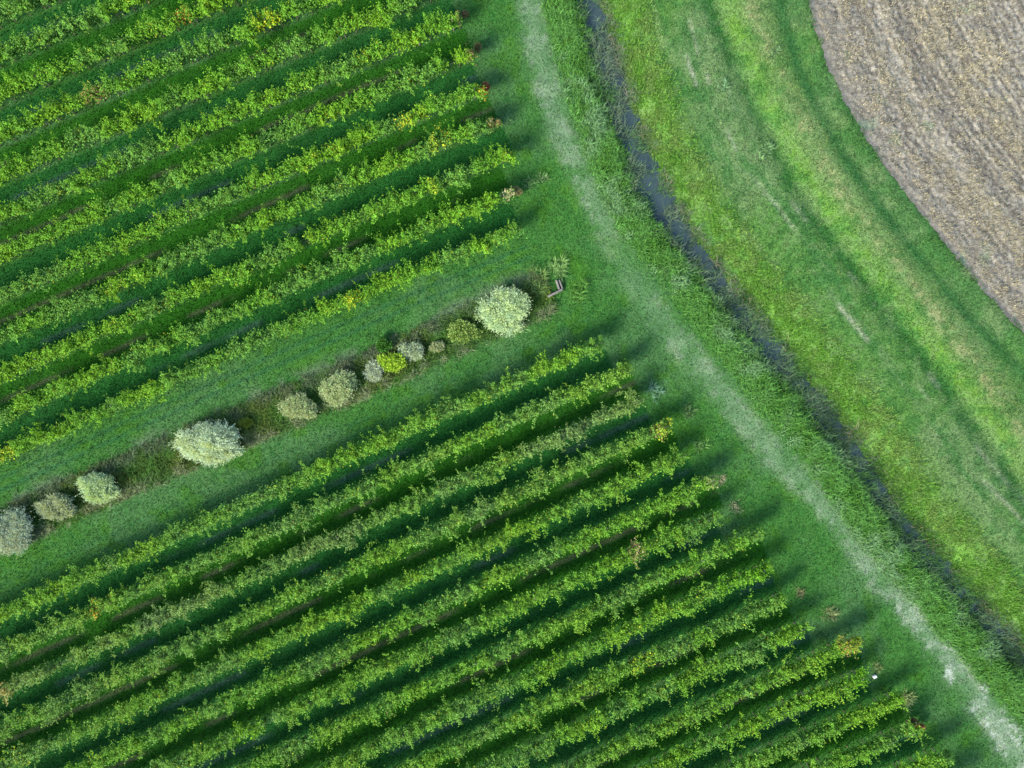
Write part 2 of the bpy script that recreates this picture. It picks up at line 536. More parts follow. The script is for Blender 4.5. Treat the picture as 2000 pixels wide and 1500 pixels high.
FCc = mixf(FCc, (.228, .218, .182), smooth(.48, .66, nB) * .8)
FCc = mixf(FCc, (.095, .082, .064), smooth(.52, .36, nB) * .7)
lines = fbm(f_d * 5.0 + .8 * nC, f_a * .06, 99, 2)
FCc = mixf(FCc, (.078, .070, .056), smooth(.52, .38, lines) * smooth(.5, 4, f_d) * .65)
FCc = mixf(FCc, (.28, .252, .185), smooth(.52, .68, lines) * smooth(.5, 4, f_d) * .5)
straw = smooth(.45, .62, furrow * .6 + nC * .4) * smooth(2, 9, f_d)
FCc = mixf(FCc, (.29, .258, .175), straw * smooth(.42, .60, nB) * .6)
FCc = mixf(FCc, (.150, .138, .108), smooth(3.2, .3, f_in) * .6)
FCc = mixf(FCc, (.10, .17, .10), smooth(.66, .76, nA) * smooth(.5, .62, nC) * .5)
fi = np.arange(FX.size).reshape(FX.shape)
fq = np.stack([fi[:-1, :-1], fi[:-1, 1:], fi[1:, 1:], fi[1:, :-1]], -1).reshape(-1, 4)
fq = fq[(f_in[:-1, :-1] > 0).ravel()]
used, inv = np.unique(fq, return_inverse=True)
tag(mesh_obj('ploughed_field', np.stack([FX.ravel(), FY.ravel(), FZ.ravel()], 1)[used], inv.reshape(-1, 4), M_SOIL,
             col=FCc.reshape(-1, 3)[used], smooth_shade=True), kind='structure')

# water in the ditch: a ribbon between the banks
wl = W_DITCH[1:-1]
tn = unit(np.gradient(wl, axis=0)); nr = np.stack([tn[:, 1], -tn[:, 0]], 1)
wv = np.concatenate([np.column_stack([wl - nr * 1.5, np.full(len(wl), WATER_Z)]), np.column_stack([wl + nr * 1.5, np.full(len(wl), WATER_Z)])])
i = np.arange(len(wl) - 1)
tag(mesh_obj('water', wv, np.stack([i, i + 1, i + 1 + len(wl), i + len(wl)], 1)[:, ::-1], M_WATER), kind='structure')


# ------------------------------------------------------------------ vine rows
POST_ME = {}


def along(line, s):
    seg = np.hypot(*np.diff(line, axis=0).T); acc = np.concatenate([[0], np.cumsum(seg)])
    p = np.stack([np.interp(s, acc, line[:, 0]), np.interp(s, acc, line[:, 1])], -1)
    q = np.stack([np.interp(s + .2, acc, line[:, 0]), np.interp(s + .2, acc, line[:, 1])], -1)
    r = np.stack([np.interp(s - .2, acc, line[:, 0]), np.interp(s - .2, acc, line[:, 1])], -1)
    return p, unit(q - r)


GREENS = np.array([(.092, .234, .018), (.112, .250, .014), (.062, .186, .020), (.080, .192, .036)])


def vine_row(block, k, label, gaps=(), patches=(), gray=0.0, lush=1.0):
    line = RLINES[(block, k)]
    L = line_len(line)
    r = np.random.default_rng(1000 + k + (100 if block == 'upper' else 0))
    mid = line[len(line) // 2]
    root = empty('vine_row', (mid[0], mid[1], 0))
    tag(root, label, 'vine row', 'grapevine rows of the %s block' % block)
    O = np.array([mid[0], mid[1], 0.])
    pxs = line[:, 0] / (G * (HC - ZROW) / HC) + 1000                  # where a photo column meets the row
    seg = np.concatenate([[0], np.cumsum(np.hypot(*np.diff(line, axis=0).T))])
    s_of = lambda u: float(np.interp(u, pxs, seg))
    # --- vigour along the row
    def vig(s):
        v = .72 + .30 * fbm(s * .33, s * 0 + k * 7.7, 200, 3) + .40 * vnoise(s * .95, s * 0 + k * 5.1, 205)
        v = v * lush * smooth(L + .25, L - 1.0, s)
        for u0, u1, f in gaps:
            a, b = s_of(u0), s_of(u1)
            v = v * (1 - (1 - f) * smooth(a - .25, a + .05, s) * smooth(b + .25, b - .05, s))
        return v
    ns = int(18 * L)
    s = r.uniform(0, L, ns); v = vig(s)
    keep = r.random(ns) < np.clip(v * 1.25, 0, 1)
    s, v = s[keep], v[keep]; ns = len(s)
    nc = max(2, int(L / .24))                                         # shoots stand in tufts along the cordon
    cs, cside, cdrift, clen = np.sort(r.uniform(0, L, nc)), r.normal(0, .28, nc), r.normal(0, .25, nc), r.normal(1, .15, nc)
    ci = np.clip(np.searchsorted(cs, s), 0, nc - 1)
    s = s + (cs[ci] - s) * .45
    side = cside[ci] + r.normal(0, .20, ns)                           # lean of the shoot across the row
    drift = cdrift[ci] + r.normal(0, .2, ns)                          # and along it
    ln = np.clip(r.normal(.94, .15, ns) * clen[ci], .4, 1.4) * (.55 + .5 * v)
    wild = r.random(ns) < .05
    ln[wild] *= 1.55; side[wild] *= 1.6
    m = 31
    t = (np.arange(m) + .6) / m
    u = ln[:, None] * t
    lat0 = r.normal(0, .10, ns) + .26 * (vnoise(s * .8, s * 0 + k * 2.3, 207) - .5)
    lat = lat0[:, None] + np.sin(side)[:, None] * u + side[:, None] * .22 * u ** 2
    zz = .88 + r.normal(0, .1, ns)[:, None] + np.cos(side)[:, None] * u * 1.02 - .22 * np.abs(side)[:, None] * u ** 2 - .16 * np.maximum(u - .9, 0) ** 2
    lat = np.clip(lat, -.95, .95)
    al = s[:, None] + drift[:, None] * u
    # --- the leaves that fill the body of the hedge
    nf = int(230 * L)
    sf = r.uniform(0, L, nf); vf = vig(sf); kf = r.random(nf) < np.clip(vf * 1.2, 0, 1)
    sf, vf = sf[kf], vf[kf]; nf = len(sf)
    latf = r.normal(0, .20, nf); zf = r.uniform(.95, 1.65, nf) * (.7 + .3 * vf)
    S = np.concatenate([al.ravel(), sf]); LAT = np.concatenate([lat.ravel(), latf]); Z = np.concatenate([zz.ravel(), zf])
    T = np.concatenate([np.tile(t, ns), r.uniform(.2, .8, nf)])
    SIDE = np.concatenate([np.repeat(side, m), latf * 2])
    SH = np.concatenate([np.repeat(r.random(ns), m), r.random(nf)])
    S = S + r.normal(0, .05, len(S)); LAT = LAT + r.normal(0, .06, len(S)); Z = Z + r.normal(0, .04, len(S))
    over = np.maximum(S - L, 0)
    P2, tg = along(line, np.clip(S, 0, L)); P2 = P2 + tg * over[:, None]
    nrm = np.stack([-tg[:, 1], tg[:, 0]], -1)
    P = np.column_stack([P2 + nrm * LAT[:, None], Z])
    n = len(P)
    N = np.column_stack([nrm * np.clip(LAT[:, None] * 1.1 + SIDE[:, None] * .25, -1, 1), np.full(n, .75)]) + r.normal(0, .30, (n, 3)) + np.concatenate([np.repeat(r.normal(0, .3, (ns, 3)), m, 0), r.normal(0, .3, (nf, 3))])
    D = np.column_stack([r.normal(0, 1, (n, 2)) + nrm * LAT[:, None] * 1.2, r.normal(-.15, .35, n)])
    size = r.uniform(.09, .148, n) * (1.12 - .45 * T ** 2)
    # --- colours of the leaves: by vine, by shoot, by age
    base = GREENS[0] * np.ones((n, 3))
    nv = fbm(S * .45, S * 0 + k * 3.1, 210, 3); nw = vnoise(S * 1.3, LAT * 2 + k, 215)
    base = base * (1 - smooth(.5, .72, nv)[:, None]) + GREENS[1] * smooth(.5, .72, nv)[:, None]
    base = base * (1 - smooth(.52, .3, nv)[:, None] * .8) + GREENS[3] * smooth(.52, .3, nv)[:, None] * .8
    base = base * (1 - (T ** 3)[:, None] * .35) + np.array([.135, .300, .016]) * (T ** 3)[:, None] * .35
    old = (r.random(n) < .012 + .10 * (nw > .80))
    base[old] = np.array([.26, .32, .02]) * r.uniform(.6, 1.1, (old.sum(), 1))
    tan = (r.random(n) < .0012)
    base[tan] = np.array([.20, .14, .04])
    if gray > 0:
        g = gray * smooth(.25, .6, fbm(S * .2, S * 0 + 5 + k, 220))
        g = np.maximum(g, gray * .4)
        base = base * (1 - g[:, None]) + np.array([.135, .185, .075]) * g[:, None]
    for u0, u1, colr, amt in patches:
        a, b = s_of(u0), s_of(u1)
        w = smooth(a - .3, a + .2, S) * smooth(b + .3, b - .2, S) * (r.random(n) < amt)
        base = base * (1 - w[:, None]) + np.array(colr) * w[:, None] * r.uniform(.7, 1.2, (n, 1))
    base = base * r.uniform(.8, 1.2, (n, 1)) * (.85 + .3 * SH[:, None])
    V, F, Cc = leaf_cards(P, D, N, size, size * r.uniform(.8, 1.05, n), base)
    mesh_obj('foliage', V - O, F, M_VINE, root, Cc)
    # --- wood: a trunk each 1.1 m and the cordon along the wire
    segs = []
    for st in np.arange(.6, L - .2, 1.1):
        p, tg1 = along(line, np.array([st])); p = p[0] - O[:2]
        q = p + r.normal(0, .05, 2)
        segs.append((np.array([*p, -.05]), np.array([*q, .82]), .035, .024))
    cp, _ = along(line, np.linspace(.2, L - .2, max(3, int(L / 1.1))))
    cp = cp - O[:2]
    for a, b in zip(cp[:-1], cp[1:]): segs.append((np.array([*a, .84]), np.array([*b, .84]), .018, .018))
    V, F = tubes(segs, 5)
    mesh_obj('woody_stem', V, F, M_WOOD, root)
    wires = []
    for zw in (1.2, 1.55):
        for a, b in zip(cp[:-1], cp[1:]): wires.append((np.array([*a, zw]), np.array([*b, zw]), .003, .003))
    V, F = tubes(wires, 3)
    mesh_obj('wire', V, F, M_WIRE, root)
    ps = np.append(np.arange(2.0, L - 2.2, 5.5), L - .7)
    for j, st in enumerate(ps):
        p, tg1 = along(line, np.array([st])); p = p[0] - O[:2]
        if 'p' not in POST_ME:
            V, F = tubes([(np.array([0, 0, -.1]), np.array([0, 0, 1.55]), .038, .036)], 8)
            po = mesh_obj('post', V, F, M_POST, root); POST_ME['p'] = po.data
        else:
            po = bpy.data.objects.new('post', POST_ME['p']); COL.objects.link(po); po.parent = root
        po.location = (p[0], p[1], 0)


YEL, BRN, RED, DRY = (.34, .38, .02), (.22, .15, .06), (.40, .085, .03), (.30, .26, .15)
U_LAB = [
    'grapevine row nearest above the shrub strip, its lower side along the mown grass',
    'second grapevine row above the shrub strip, ending in a tan dry tuft',
    'third grapevine row above the shrub strip, broken by a narrow gap near its middle',
    'fourth grapevine row above the shrub strip, ending beside a brownish weedy tuft',
    'fifth grapevine row above the shrub strip, with red leaves at its end',
    'sixth grapevine row above the shrub strip, with a detached bright clump at its end',
    'seventh grapevine row above the shrub strip, ending close to the top edge beside the track',
    'eighth grapevine row above the shrub strip, running out at the top edge',
    'ninth grapevine row above the shrub strip, with a yellow patch and a brown patch',
    'tenth grapevine row above the shrub strip, with small orange leaves near the top edge',
    'eleventh grapevine row above the shrub strip, the second from the top left corner',
    'short grapevine row cut off in the top left corner, farthest above the shrub strip']
U_GAP = {2: [(586, 600, .0)], 5: [(868, 886, .0)], 3: [(938, 980, .45)], 1: [(955, 1003, .6)], 0: []}
U_PAT = {0: [(675, 705, YEL, .35), (0, 30, YEL, .4)], 5: [(886, 930, (.12, .26, .012), .7), (914, 935, BRN, .6)], 6: [(895, 912, BRN, .7), (700, 720, YEL, .15)], 8: [(500, 545, YEL, .4), (165, 205, BRN, .35)],
         4: [(770, 800, YEL, .35), (936, 955, RED, .3)], 3: [(840, 880, YEL, .3), (955, 978, BRN, .6)], 9: [(345, 368, (.35, .16, .03), .25)], 1: [(985, 1010, DRY, .7)], 2: [(840, 850, YEL, .3)]}
for k in range(12):
    vine_row('upper', k, U_LAB[k], U_GAP.get(k, ()), U_PAT.get(k, ()))
L_LAB = [
    'grapevine row nearest below the shrub strip, along the mown grass',
    'second grapevine row below the shrub strip, its end just under the first',
    'third grapevine row below the shrub strip, greyish, sparse, with a bare gap on the left',
    'fourth grapevine row below the shrub strip, with yellowed leaves at its end',
    'fifth grapevine row below the shrub strip, ending by a weedy tuft',
    'sixth grapevine row below the shrub strip, ending flush with the seventh',
    'seventh grapevine row below the shrub strip, with a pinkish brown dead patch',
    'eighth grapevine row below the shrub strip, reaching well past the seventh',
    'ninth grapevine row below the shrub strip, with a bright lush end',
    'tenth grapevine row below the shrub strip, with yellow leaves toward its right end',
    'eleventh grapevine row below the shrub strip, ending one row before the orange yellow end',
    'twelfth grapevine row below the shrub strip, with an orange yellow end',
    'thirteenth grapevine row below the shrub strip, ending beside the small white box',
    'fourteenth grapevine row below the shrub strip, ending in a pale grass tuft',
    'fifteenth grapevine row below the shrub strip, ending by the rust coloured bush',
    'sixteenth grapevine row below the shrub strip, cut off at the bottom edge',
    'outermost grapevine row below the shrub strip, unseen past the bottom edge, added for its shadow']  # the last row lies out of view, added for the shadow it casts
L_GAP = {2: [(97, 146, .22), (838, 852, .3), (1150, 1165, .4)], 6: [(514, 530, .1)], 7: [], 4: [(1270, 1282, .5)], 14: [(1745, 1765, .2)]}
L_PAT = {3: [(1278, 1316, YEL, .25), (1270, 1300, BRN, .12)], 6: [(1232, 1256, (.26, .20, .10), .5), (460, 514, (.12, .28, .01), .6)], 8: [(1400, 1510, (.095, .25, .010), .7)],
         11: [(1640, 1684, (.32, .31, .03), .35), (1640, 1670, BRN, .2)], 12: [(1660, 1705, (.10, .27, .01), .6)], 2: [(0, 20, (.3, .25, .08), .5)], 9: [(1230, 1280, YEL, .15)], 5: [(1380, 1405, DRY, .4)],
         13: [(1735, 1770, (.10, .25, .01), .5)], 4: [(0, 60, YEL, .1)], 1: [(180, 195, (.45, .25, .02), .3)]}
for k in range(17):
    vine_row('lower', k, L_LAB[k], L_GAP.get(k, ()), L_PAT.get(k, ()), gray={2: .55, 1: .22, 3: .25}.get(k, .12), lush={2: .9, 8: 1.02}.get(k, 1.0))


# ------------------------------------------------------------------ shrubs in the strip
def shrub(name, u, v, ru, rv, hgt, colr, label, cat='shrub', group='shrubs in the strip between the blocks', dens=1.0, leaf=(.14, .034), feather=1.0, colr2=None, seed=0):
    """u, v: middle of the crown in the photo, ru, rv: half sizes there"""
    r = np.random.default_rng(500 + seed)
    hgt *= .86
    zc = hgt * .55
    c = wpt(u, v, zc)
    a, b = 1.08 * ru * G * (HC - zc) / HC, 1.08 * rv * G * (HC - zc) / HC
    gz = float(height(np.array([c[0]]), np.array([c[1]]))[0])
    root = empty(name, (c[0], c[1], gz))
    tag(root, label, cat, group)
    n = int(240 * dens * (a * b + .25 * (a + b)) * 4)
    th = r.uniform(0, 2 * np.pi, n); ph = np.arccos(r.uniform(-.35, 1, n))
    d0 = np.stack([np.sin(ph) * np.cos(th), np.sin(ph) * np.sin(th), np.cos(ph)], 1)
    lump = .60 + .62 * vnoise(th * 1.7 + seed, ph * 2.3, 300 + seed) + .17 * r.normal(0, 1, n)
    lump = np.clip(lump, .4, 1.25)
    lump[r.random(n) < .10] *= 1.28
    hz = hgt * .48
    cz = hgt * .50
    nb = 6 + int(ru / 6)
    bt, bq = np.arange(nb) * 2.4 + r.uniform(0, .9, nb), np.sqrt(r.uniform(.05, 1, nb)) * .58
    bc = np.stack([np.cos(bt) * bq, np.sin(bt) * bq, r.uniform(-.2, .55, nb) * (1 - bq)], 1); br_ = r.uniform(.30, .54, nb)
    bi = r.integers(0, nb, n)
    R3 = np.array([a, b, hz])
    end = (bc[bi] + d0 * (br_[bi] * lump)[:, None]) * R3 + np.array([0, 0, cz])
    st = (bc[bi] + d0 * (br_[bi] * lump)[:, None] * .35) * R3 + np.array([0, 0, cz - .08 * hgt])
    m = 11
    t = (np.arange(m) + .5) / m
    P = (st[:, None] * (1 - t)[:, None] + end[:, None] * t[:, None]).reshape(-1, 3)
    D = np.repeat(unit(end - st), m, 0) + r.normal(0, .55 / feather, (n * m, 3)) + np.array([0, 0, .15])
    N = np.repeat(d0, m, 0) * .5 + r.normal(0, .5, (n * m, 3)) + np.array([0, 0, .55])
    P = P + r.normal(0, .035, P.shape)
    P[:, 2] = np.maximum(P[:, 2], .06)
    col = np.ones((n * m, 3)) * np.array(colr)
    if colr2 is not None:
        w = smooth(.35, .65, np.repeat(vnoise(d0[:, 0] * 2.2 + seed, d0[:, 1] * 2.2, 320), m))
        col = col * (1 - w[:, None]) + np.array(colr2) * w[:, None]
    col = col * r.uniform(.75, 1.2, (len(P), 1))
    V, F, Cc = leaf_cards(P, D, N, r.uniform(.6, 1.1, len(P)) * leaf[0], r.uniform(.8, 1.2, len(P)) * leaf[1], Cc_ := col, .1)
    mesh_obj('crown', V, F, M_SHRUB, root, Cc)
    segs = []
    for j in range(5 if ru > 30 else 3):
        q = st[r.integers(len(st))]
        kp = np.array([q[0] * .35, q[1] * .35, q[2] * .45])
        segs += [(np.array([r.normal(0, .04), r.normal(0, .04), -.08]), kp, .03 + .012 * hgt, .022 + .006 * hgt), (kp, q, .022 + .006 * hgt, .010)]
    V, F = tubes(segs, 7)
    mesh_obj('trunk', V, F, M_WOOD, root)


SILV, SILV2 = (.37, .51, .30), (.43, .56, .28)
shrub('willow', 985, 610, 52, 46, 2.04, SILV, 'large silvery willow shrub nearest the concrete headwall', seed=31, colr2=SILV2, dens=1.25)
shrub('willow', 405, 869, 66, 44, 2.18, (.45, .57, .40), 'widest whitish silver willow shrub, alone mid-strip between weeds', seed=2, colr2=(.44, .54, .30), dens=1.25, feather=1.6)
shrub('willow', 183, 952, 44, 30, 1.63, SILV, 'pale rounded willow shrub, second largest left of the widest one', seed=3, colr2=SILV2, dens=1.2, feather=1.5)
shrub('willow', 108, 991, 42, 28, 1.50, (.30, .38, .25), 'dull grey green willow shrub between two paler ones near the left edge', seed=24, colr2=(.36, .43, .25), feather=1.5)
shrub('willow', 16, 1040, 50, 44, 1.90, (.30, .40, .30), 'grey teal willow shrub cut off by the left edge', seed=5, colr2=(.33, .40, .28))
shrub('willow', 657, 757, 42, 33, 1.70, (.33, .44, .20), 'pale green open willow shrub with a forked crown, mid-strip', seed=6, colr2=(.36, .43, .22), dens=.85)
shrub('willow', 583, 797, 36, 25, 1.29, (.33, .44, .20), 'feathery pale green willow shrub left of the forked one', seed=7, dens=.75, colr2=(.34, .40, .2))
shrub('willow', 729, 723, 19, 21, 1.02, (.38, .46, .33), 'small silver shrub pressed against the yellow green bush', seed=8)
shrub('bush', 765, 709, 26, 23, 1.22, (.25, .42, .03), 'bright yellow green round bush in the shrub strip', 'bush', seed=9, colr2=(.31, .46, .04), leaf=(.13, .08))
shrub('willow', 800, 686, 27, 20, 1.09, (.35, .44, .28), 'silver feathery shrub right behind the yellow green bush', seed=10, dens=.75)
shrub('willow', 853, 677, 13, 10, 0.68, (.34, .40, .2), 'smallest pale shrub, between the silver feathery one and the olive bush', seed=11)
shrub('bush', 905, 648, 29, 22, 0.95, (.18, .29, .06), 'olive yellow loose bush beside the largest silvery willow', 'bush', seed=12, colr2=(.23, .33, .08), dens=.7, leaf=(.14, .07))
shrub('bush', 748, 674, 15, 13, 0.68, (.05, .16, .02), 'small dark green bush on the upper edge of the shrub strip', 'bush', seed=13, leaf=(.13, .08))
shrub('bush', 478, 826, 12, 9, 0.61, (.20, .27, .03), 'tiny yellowish bush in dark weeds right of the widest willow', 'bush', seed=14, leaf=(.12, .07))

# rust and brown bushes at the ends of some rows
EG = 'dry bushes at the row ends'
for i_, (u, v, ru, rv, colr, lab) in enumerate([
        (950, 170, 6, 8, (.25, .10, .05), 'small orange red bush at the end of an upper row'),
        (908, 28, 7, 7, (.15, .13, .06), 'brown dry bush at the end of the topmost ending row'),
        (934, 92, 6, 9, (.16, .16, .06), 'brown dry bush behind the detached bright vine clump'),
        (966, 239, 10, 7, (.15, .18, .06), 'olive brown bush at the end of the fourth row above the strip'),
        (1007, 374, 13, 9, (.22, .22, .09), 'tan dry bush at the end of the second row above the strip'),
        (1798, 1419, 8, 6, (.21, .10, .05), 'rust coloured bush at a row end near the bottom edge'),
        (1783, 1410, 8, 6, (.13, .10, .05), 'dark brown bush left of the rust coloured one')]):
    shrub('bush', u, v, ru, rv, .9, colr, lab, 'bush', EG, dens=1.6, leaf=(.10, .045), seed=40 + i_)


# ------------------------------------------------------------------ grass: tufts, banks, reeds, turf
def tuft(u, v, rad, hgt, colr, label, n=70, group='grass tufts', seed=0, name='grass_tuft', cat='tuft', droop=.45):
    r = np.random.default_rng(900 + seed)
    c = wpt(u, v)
    gz = float(height(np.array([c[0]]), np.array([c[1]]))[0])
    nh = max(3, int(rad * .45))                                       # several stools make up one tuft
    ht, hq = r.uniform(0, 2 * np.pi, nh), np.sqrt(r.random(nh)) * rad * G * .75
    hi = r.integers(0, nh, n)
    th = r.uniform(0, 2 * np.pi, n); q = np.sqrt(r.random(n)) * .10
    P = np.stack([np.cos(ht[hi]) * hq[hi] + np.cos(th) * q, np.sin(ht[hi]) * hq[hi] + np.sin(th) * q, np.full(n, -.02)], 1)
    th2 = th + r.normal(0, .7, n)
    hgt = hgt * r.uniform(.55, .95, nh)[hi]
    lean = r.uniform(.2, 1.25, n)
    D = np.stack([np.cos(th2) * np.sin(lean), np.sin(th2) * np.sin(lean), np.cos(lean)], 1)
    V, F, Cc = blades(P, D, r.uniform(.6, 1.15, n) * hgt, r.uniform(.03, .06, n), np.array(colr) * r.uniform(.7, 1.25, (n, 1)), droop)
    o = mesh_obj(name, V, F, M_BLADE, None, Cc)
    o.location = (c[0], c[1], gz)
    tag(o, label, cat, group)


TG, TD = (.10, .22, .06), (.22, .24, .11)
for i_, t in enumerate([
        (1090, 524, 24, .8, (.15, .27, .08), 'pale green grass tussock above the concrete headwall', 240),
        (1052, 548, 30, .75, (.125, .215, .06), 'straw mixed grass tussock between the big willow and the headwall', 260),
        (1130, 572, 28, .75, (.085, .21, .04), 'green grass tussock right of the concrete headwall', 260),
        (988, 234, 13, .7, (.09, .20, .08), 'bluish green tuft past the brown bush at an upper row end', 80),
        (1035, 362, 16, .55, (.09, .19, .06), 'low green tuft past the tan bush at an upper row end', 70),
        (1058, 350, 12, .5, (.11, .19, .07), 'pale green tuft by the path edge, farthest from the upper rows', 60),
        (1276, 766, 20, .8, (.13, .25, .16), 'spiky pale star shaped tuft past the third lower row', 70),
        (1346, 802, 18, .6, (.10, .18, .06), 'olive tuft past the yellowed end of the fourth lower row', 90),
        (1371, 869, 14, .55, (.11, .22, .06), 'light green tuft past the fifth lower row', 80),
        (1437, 990, 14, .45, (.17, .19, .11), 'greyish dry tuft past the sixth lower row', 70),
        (1408, 938, 9, .5, (.22, .22, .13), 'dry straw tuft at the end of the sixth lower row', 50),
        (1566, 1157, 13, .5, (.16, .17, .08), 'brownish dry tuft between the ninth and tenth lower rows', 60),
        (1618, 1197, 18, .6, (.17, .21, .09), 'straw green tuft lying in grass past the tenth lower row', 100),
        (1710, 1306, 12, .5, (.16, .22, .08), 'pale green tuft just above the small white box', 60),
        (1768, 1366, 20, .75, (.18, .24, .09), 'large pale tuft at the end of the fourteenth lower row', 150),
        (1495, 300, 22, .6, (.14, .26, .10), 'largest pale tuft in the meadow beyond the ditch', 170),
        (1408, 170, 18, .5, (.13, .24, .11), 'pale tuft in the meadow near its dark swale', 110),
        (1515, 108, 14, .45, (.12, .22, .09), 'small tuft in the meadow close to the tan streak', 80)]):
    tuft(*t[:6], n=t[6], seed=i_)


def scatter(n, box, seed):
    r = np.random.default_rng(seed)
    return r.uniform(box[0], box[1], n), r.uniform(box[2], box[3], n), r


def blade_field(name, x, y, r, hgt, wid, col, leanmax=.9, z=None, droop=.35, flow=None, mat=None):
    n = len(x)
    z = height(x, y) if z is None else z
    th = r.uniform(0, 2 * np.pi, n) if flow is None else flow + r.normal(0, .7, n)
    lean = r.uniform(.15, leanmax, n)
    D = np.stack([np.cos(th) * np.sin(lean), np.sin(th) * np.sin(lean), np.cos(lean)], 1)
    V, F, Cc = blades(np.stack([x, y, z - .01], 1), D, hgt, wid, col, droop)
    return tag(mesh_obj(name, V, F, mat or M_BLADE, None, Cc), kind='stuff')


def mixc(a, b, t):
    return a * (1 - t[:, None]) + np.asarray(b) * t[:, None]


BOX = (-37, 37, -28, 28)
# short turf of the headland, path verges and meadow
x, y, r = scatter(420000, BOX, 61)
dd, arc = line_dist(W_DITCH, x, y); fd, _ = line_dist(W_FIELD, x, y); pd, _ = line_dist(W_PATH, x, y)
k1 = (dd < -2.2) & (r.random(len(x)) > .55 * bump(pd, 0, 1.1))
k2 = (dd > 2.2) & (fd < -.1 + .9 * (vnoise(x * 1.8, y * 1.8, 64) - .4))
gx, gy = x[k1], y[k1]
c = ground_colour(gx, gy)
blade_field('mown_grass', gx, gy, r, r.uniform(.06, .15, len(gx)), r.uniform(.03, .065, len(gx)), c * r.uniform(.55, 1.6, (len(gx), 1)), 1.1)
gx, gy = x[k2], y[k2]
c = ground_colour(gx, gy)
pn = fbm(gx * .7, gy * .7, 65)
blade_field('meadow_grass', gx, gy, r, r.uniform(.08, .2, len(gx)) * (.7 + .7 * pn + .9 * bump(fd[k2], 0, .5)), r.uniform(.025, .055, len(gx)), c * r.uniform(.75, 1.4, (len(gx), 1)), 1.2)

# tall grass along both banks
x, y, r = scatter(900000, (0, 39, -28, 29), 67)
dd, arc = line_dist(W_DITCH, x, y)
hw = ditch_half(arc)
pn = fbm(x * .55, y * .55, 68); pq = fbm(x * 1.7, y * 1.7, 69)
kl = (dd < -hw * (1.0 - .8 * smooth(.45, .62, fbm(x * .8, y * .8, 70)))) & (dd > -hw - 2.6) & (r.random(len(x)) < smooth(-hw - 2.9, -hw - 1.2, dd) * (.25 + 1.1 * smooth(.35, .6, pq)))
gx, gy = x[kl], y[kl]
c = mixc(np.ones((len(gx), 3)) * (.085, .215, .045), (.130, .245, .100), smooth(.45, .6, pn[kl]))
c = mixc(c, (.055, .150, .014), smooth(.55, .42, pq[kl]) * .6)
blade_field('tall_bank_grass', gx, gy, r, r.uniform(.25, .6, len(gx)), r.uniform(.03, .06, len(gx)), c * r.uniform(.7, 1.35, (len(gx), 1)), 1.15, droop=.6)
kr = (dd > hw * .8) & (dd < hw + 3.2) & (r.random(len(x)) < smooth(hw + 3.6, hw + 1.0, dd) * (.2 + 1.0 * smooth(.35, .6, pq)))
gx, gy = x[kr], y[kr]
c = mixc(np.ones((len(gx), 3)) * (.086, .204, .026), (.116, .206, .042), smooth(.5, .68, pn[kr]))
c = mixc(c, (.15, .22, .075), smooth(.58, .72, pq[kr]) * .35)
blade_field('yellow_bank_grass', gx, gy, r, r.uniform(.12, .36, len(gx)), r.uniform(.03, .055, len(gx)), c * r.uniform(.7, 1.3, (len(gx), 1)), 1.2, droop=.5)

# reeds standing in the water and dry stalks lying on the right edge
x, y, r = scatter(420000, (0, 39, -28, 29), 71)
dd, arc = line_dist(W_DITCH, x, y); hw = ditch_half(arc); a = arc - 900
cl = fbm(x * 1.1, y * 1.1, 72)
dens = np.interp(a, [0, 8, 20, 24, 30, 40, 60], [.54, .58, .64, .78, .90, .95, .95])
k = (np.abs(dd) < hw + .35) & (cl > .68 - .32 * dens) & (r.random(len(x)) < .6)
gx, gy = x[k], y[k]
c = mixc(np.ones((len(gx), 3)) * (.075, .140, .080), (.15, .20, .12), r.random(len(gx)))
c = mixc(c, (.055, .15, .03), np.clip(smooth(.5, .62, fbm(gx * .6, gy * .6, 73)) * .8 + smooth(19, 27, a[k]) * .35, 0, .9))
c = mixc(c, (.022, .060, .018), smooth(.50, .60, fbm(gx * .8 + 5, gy * .8, 74)) * smooth(14, 24, a[k]) * .8)
blade_field('reeds', gx, gy, r, r.uniform(.35, .95, len(gx)), r.uniform(.015, .04, len(gx)), c * r.uniform(.6, 1.25, (len(gx), 1)), 1.05,
            z=np.maximum(height(gx, gy), WATER_Z) - .03, droop=.55)
k = (np.abs(dd - hw - .15) < .4) & (cl > .52) & (r.random(len(x)) < .16)
gx, gy = x[k], y[k]
c = mixc(np.ones((len(gx), 3)) * (.24, .20, .15), (.33, .28, .19), r.random(len(gx)))
blade_field('dry_reed_stalks', gx, gy, r, r.uniform(.4, .95, len(gx)), r.uniform(.012, .03, len(gx)), c * r.uniform(.6, 1.2, (len(gx), 1)), 1.45,
            z=np.maximum(height(gx, gy), WATER_Z) + .03, droop=.5, flow=math.pi * .95)

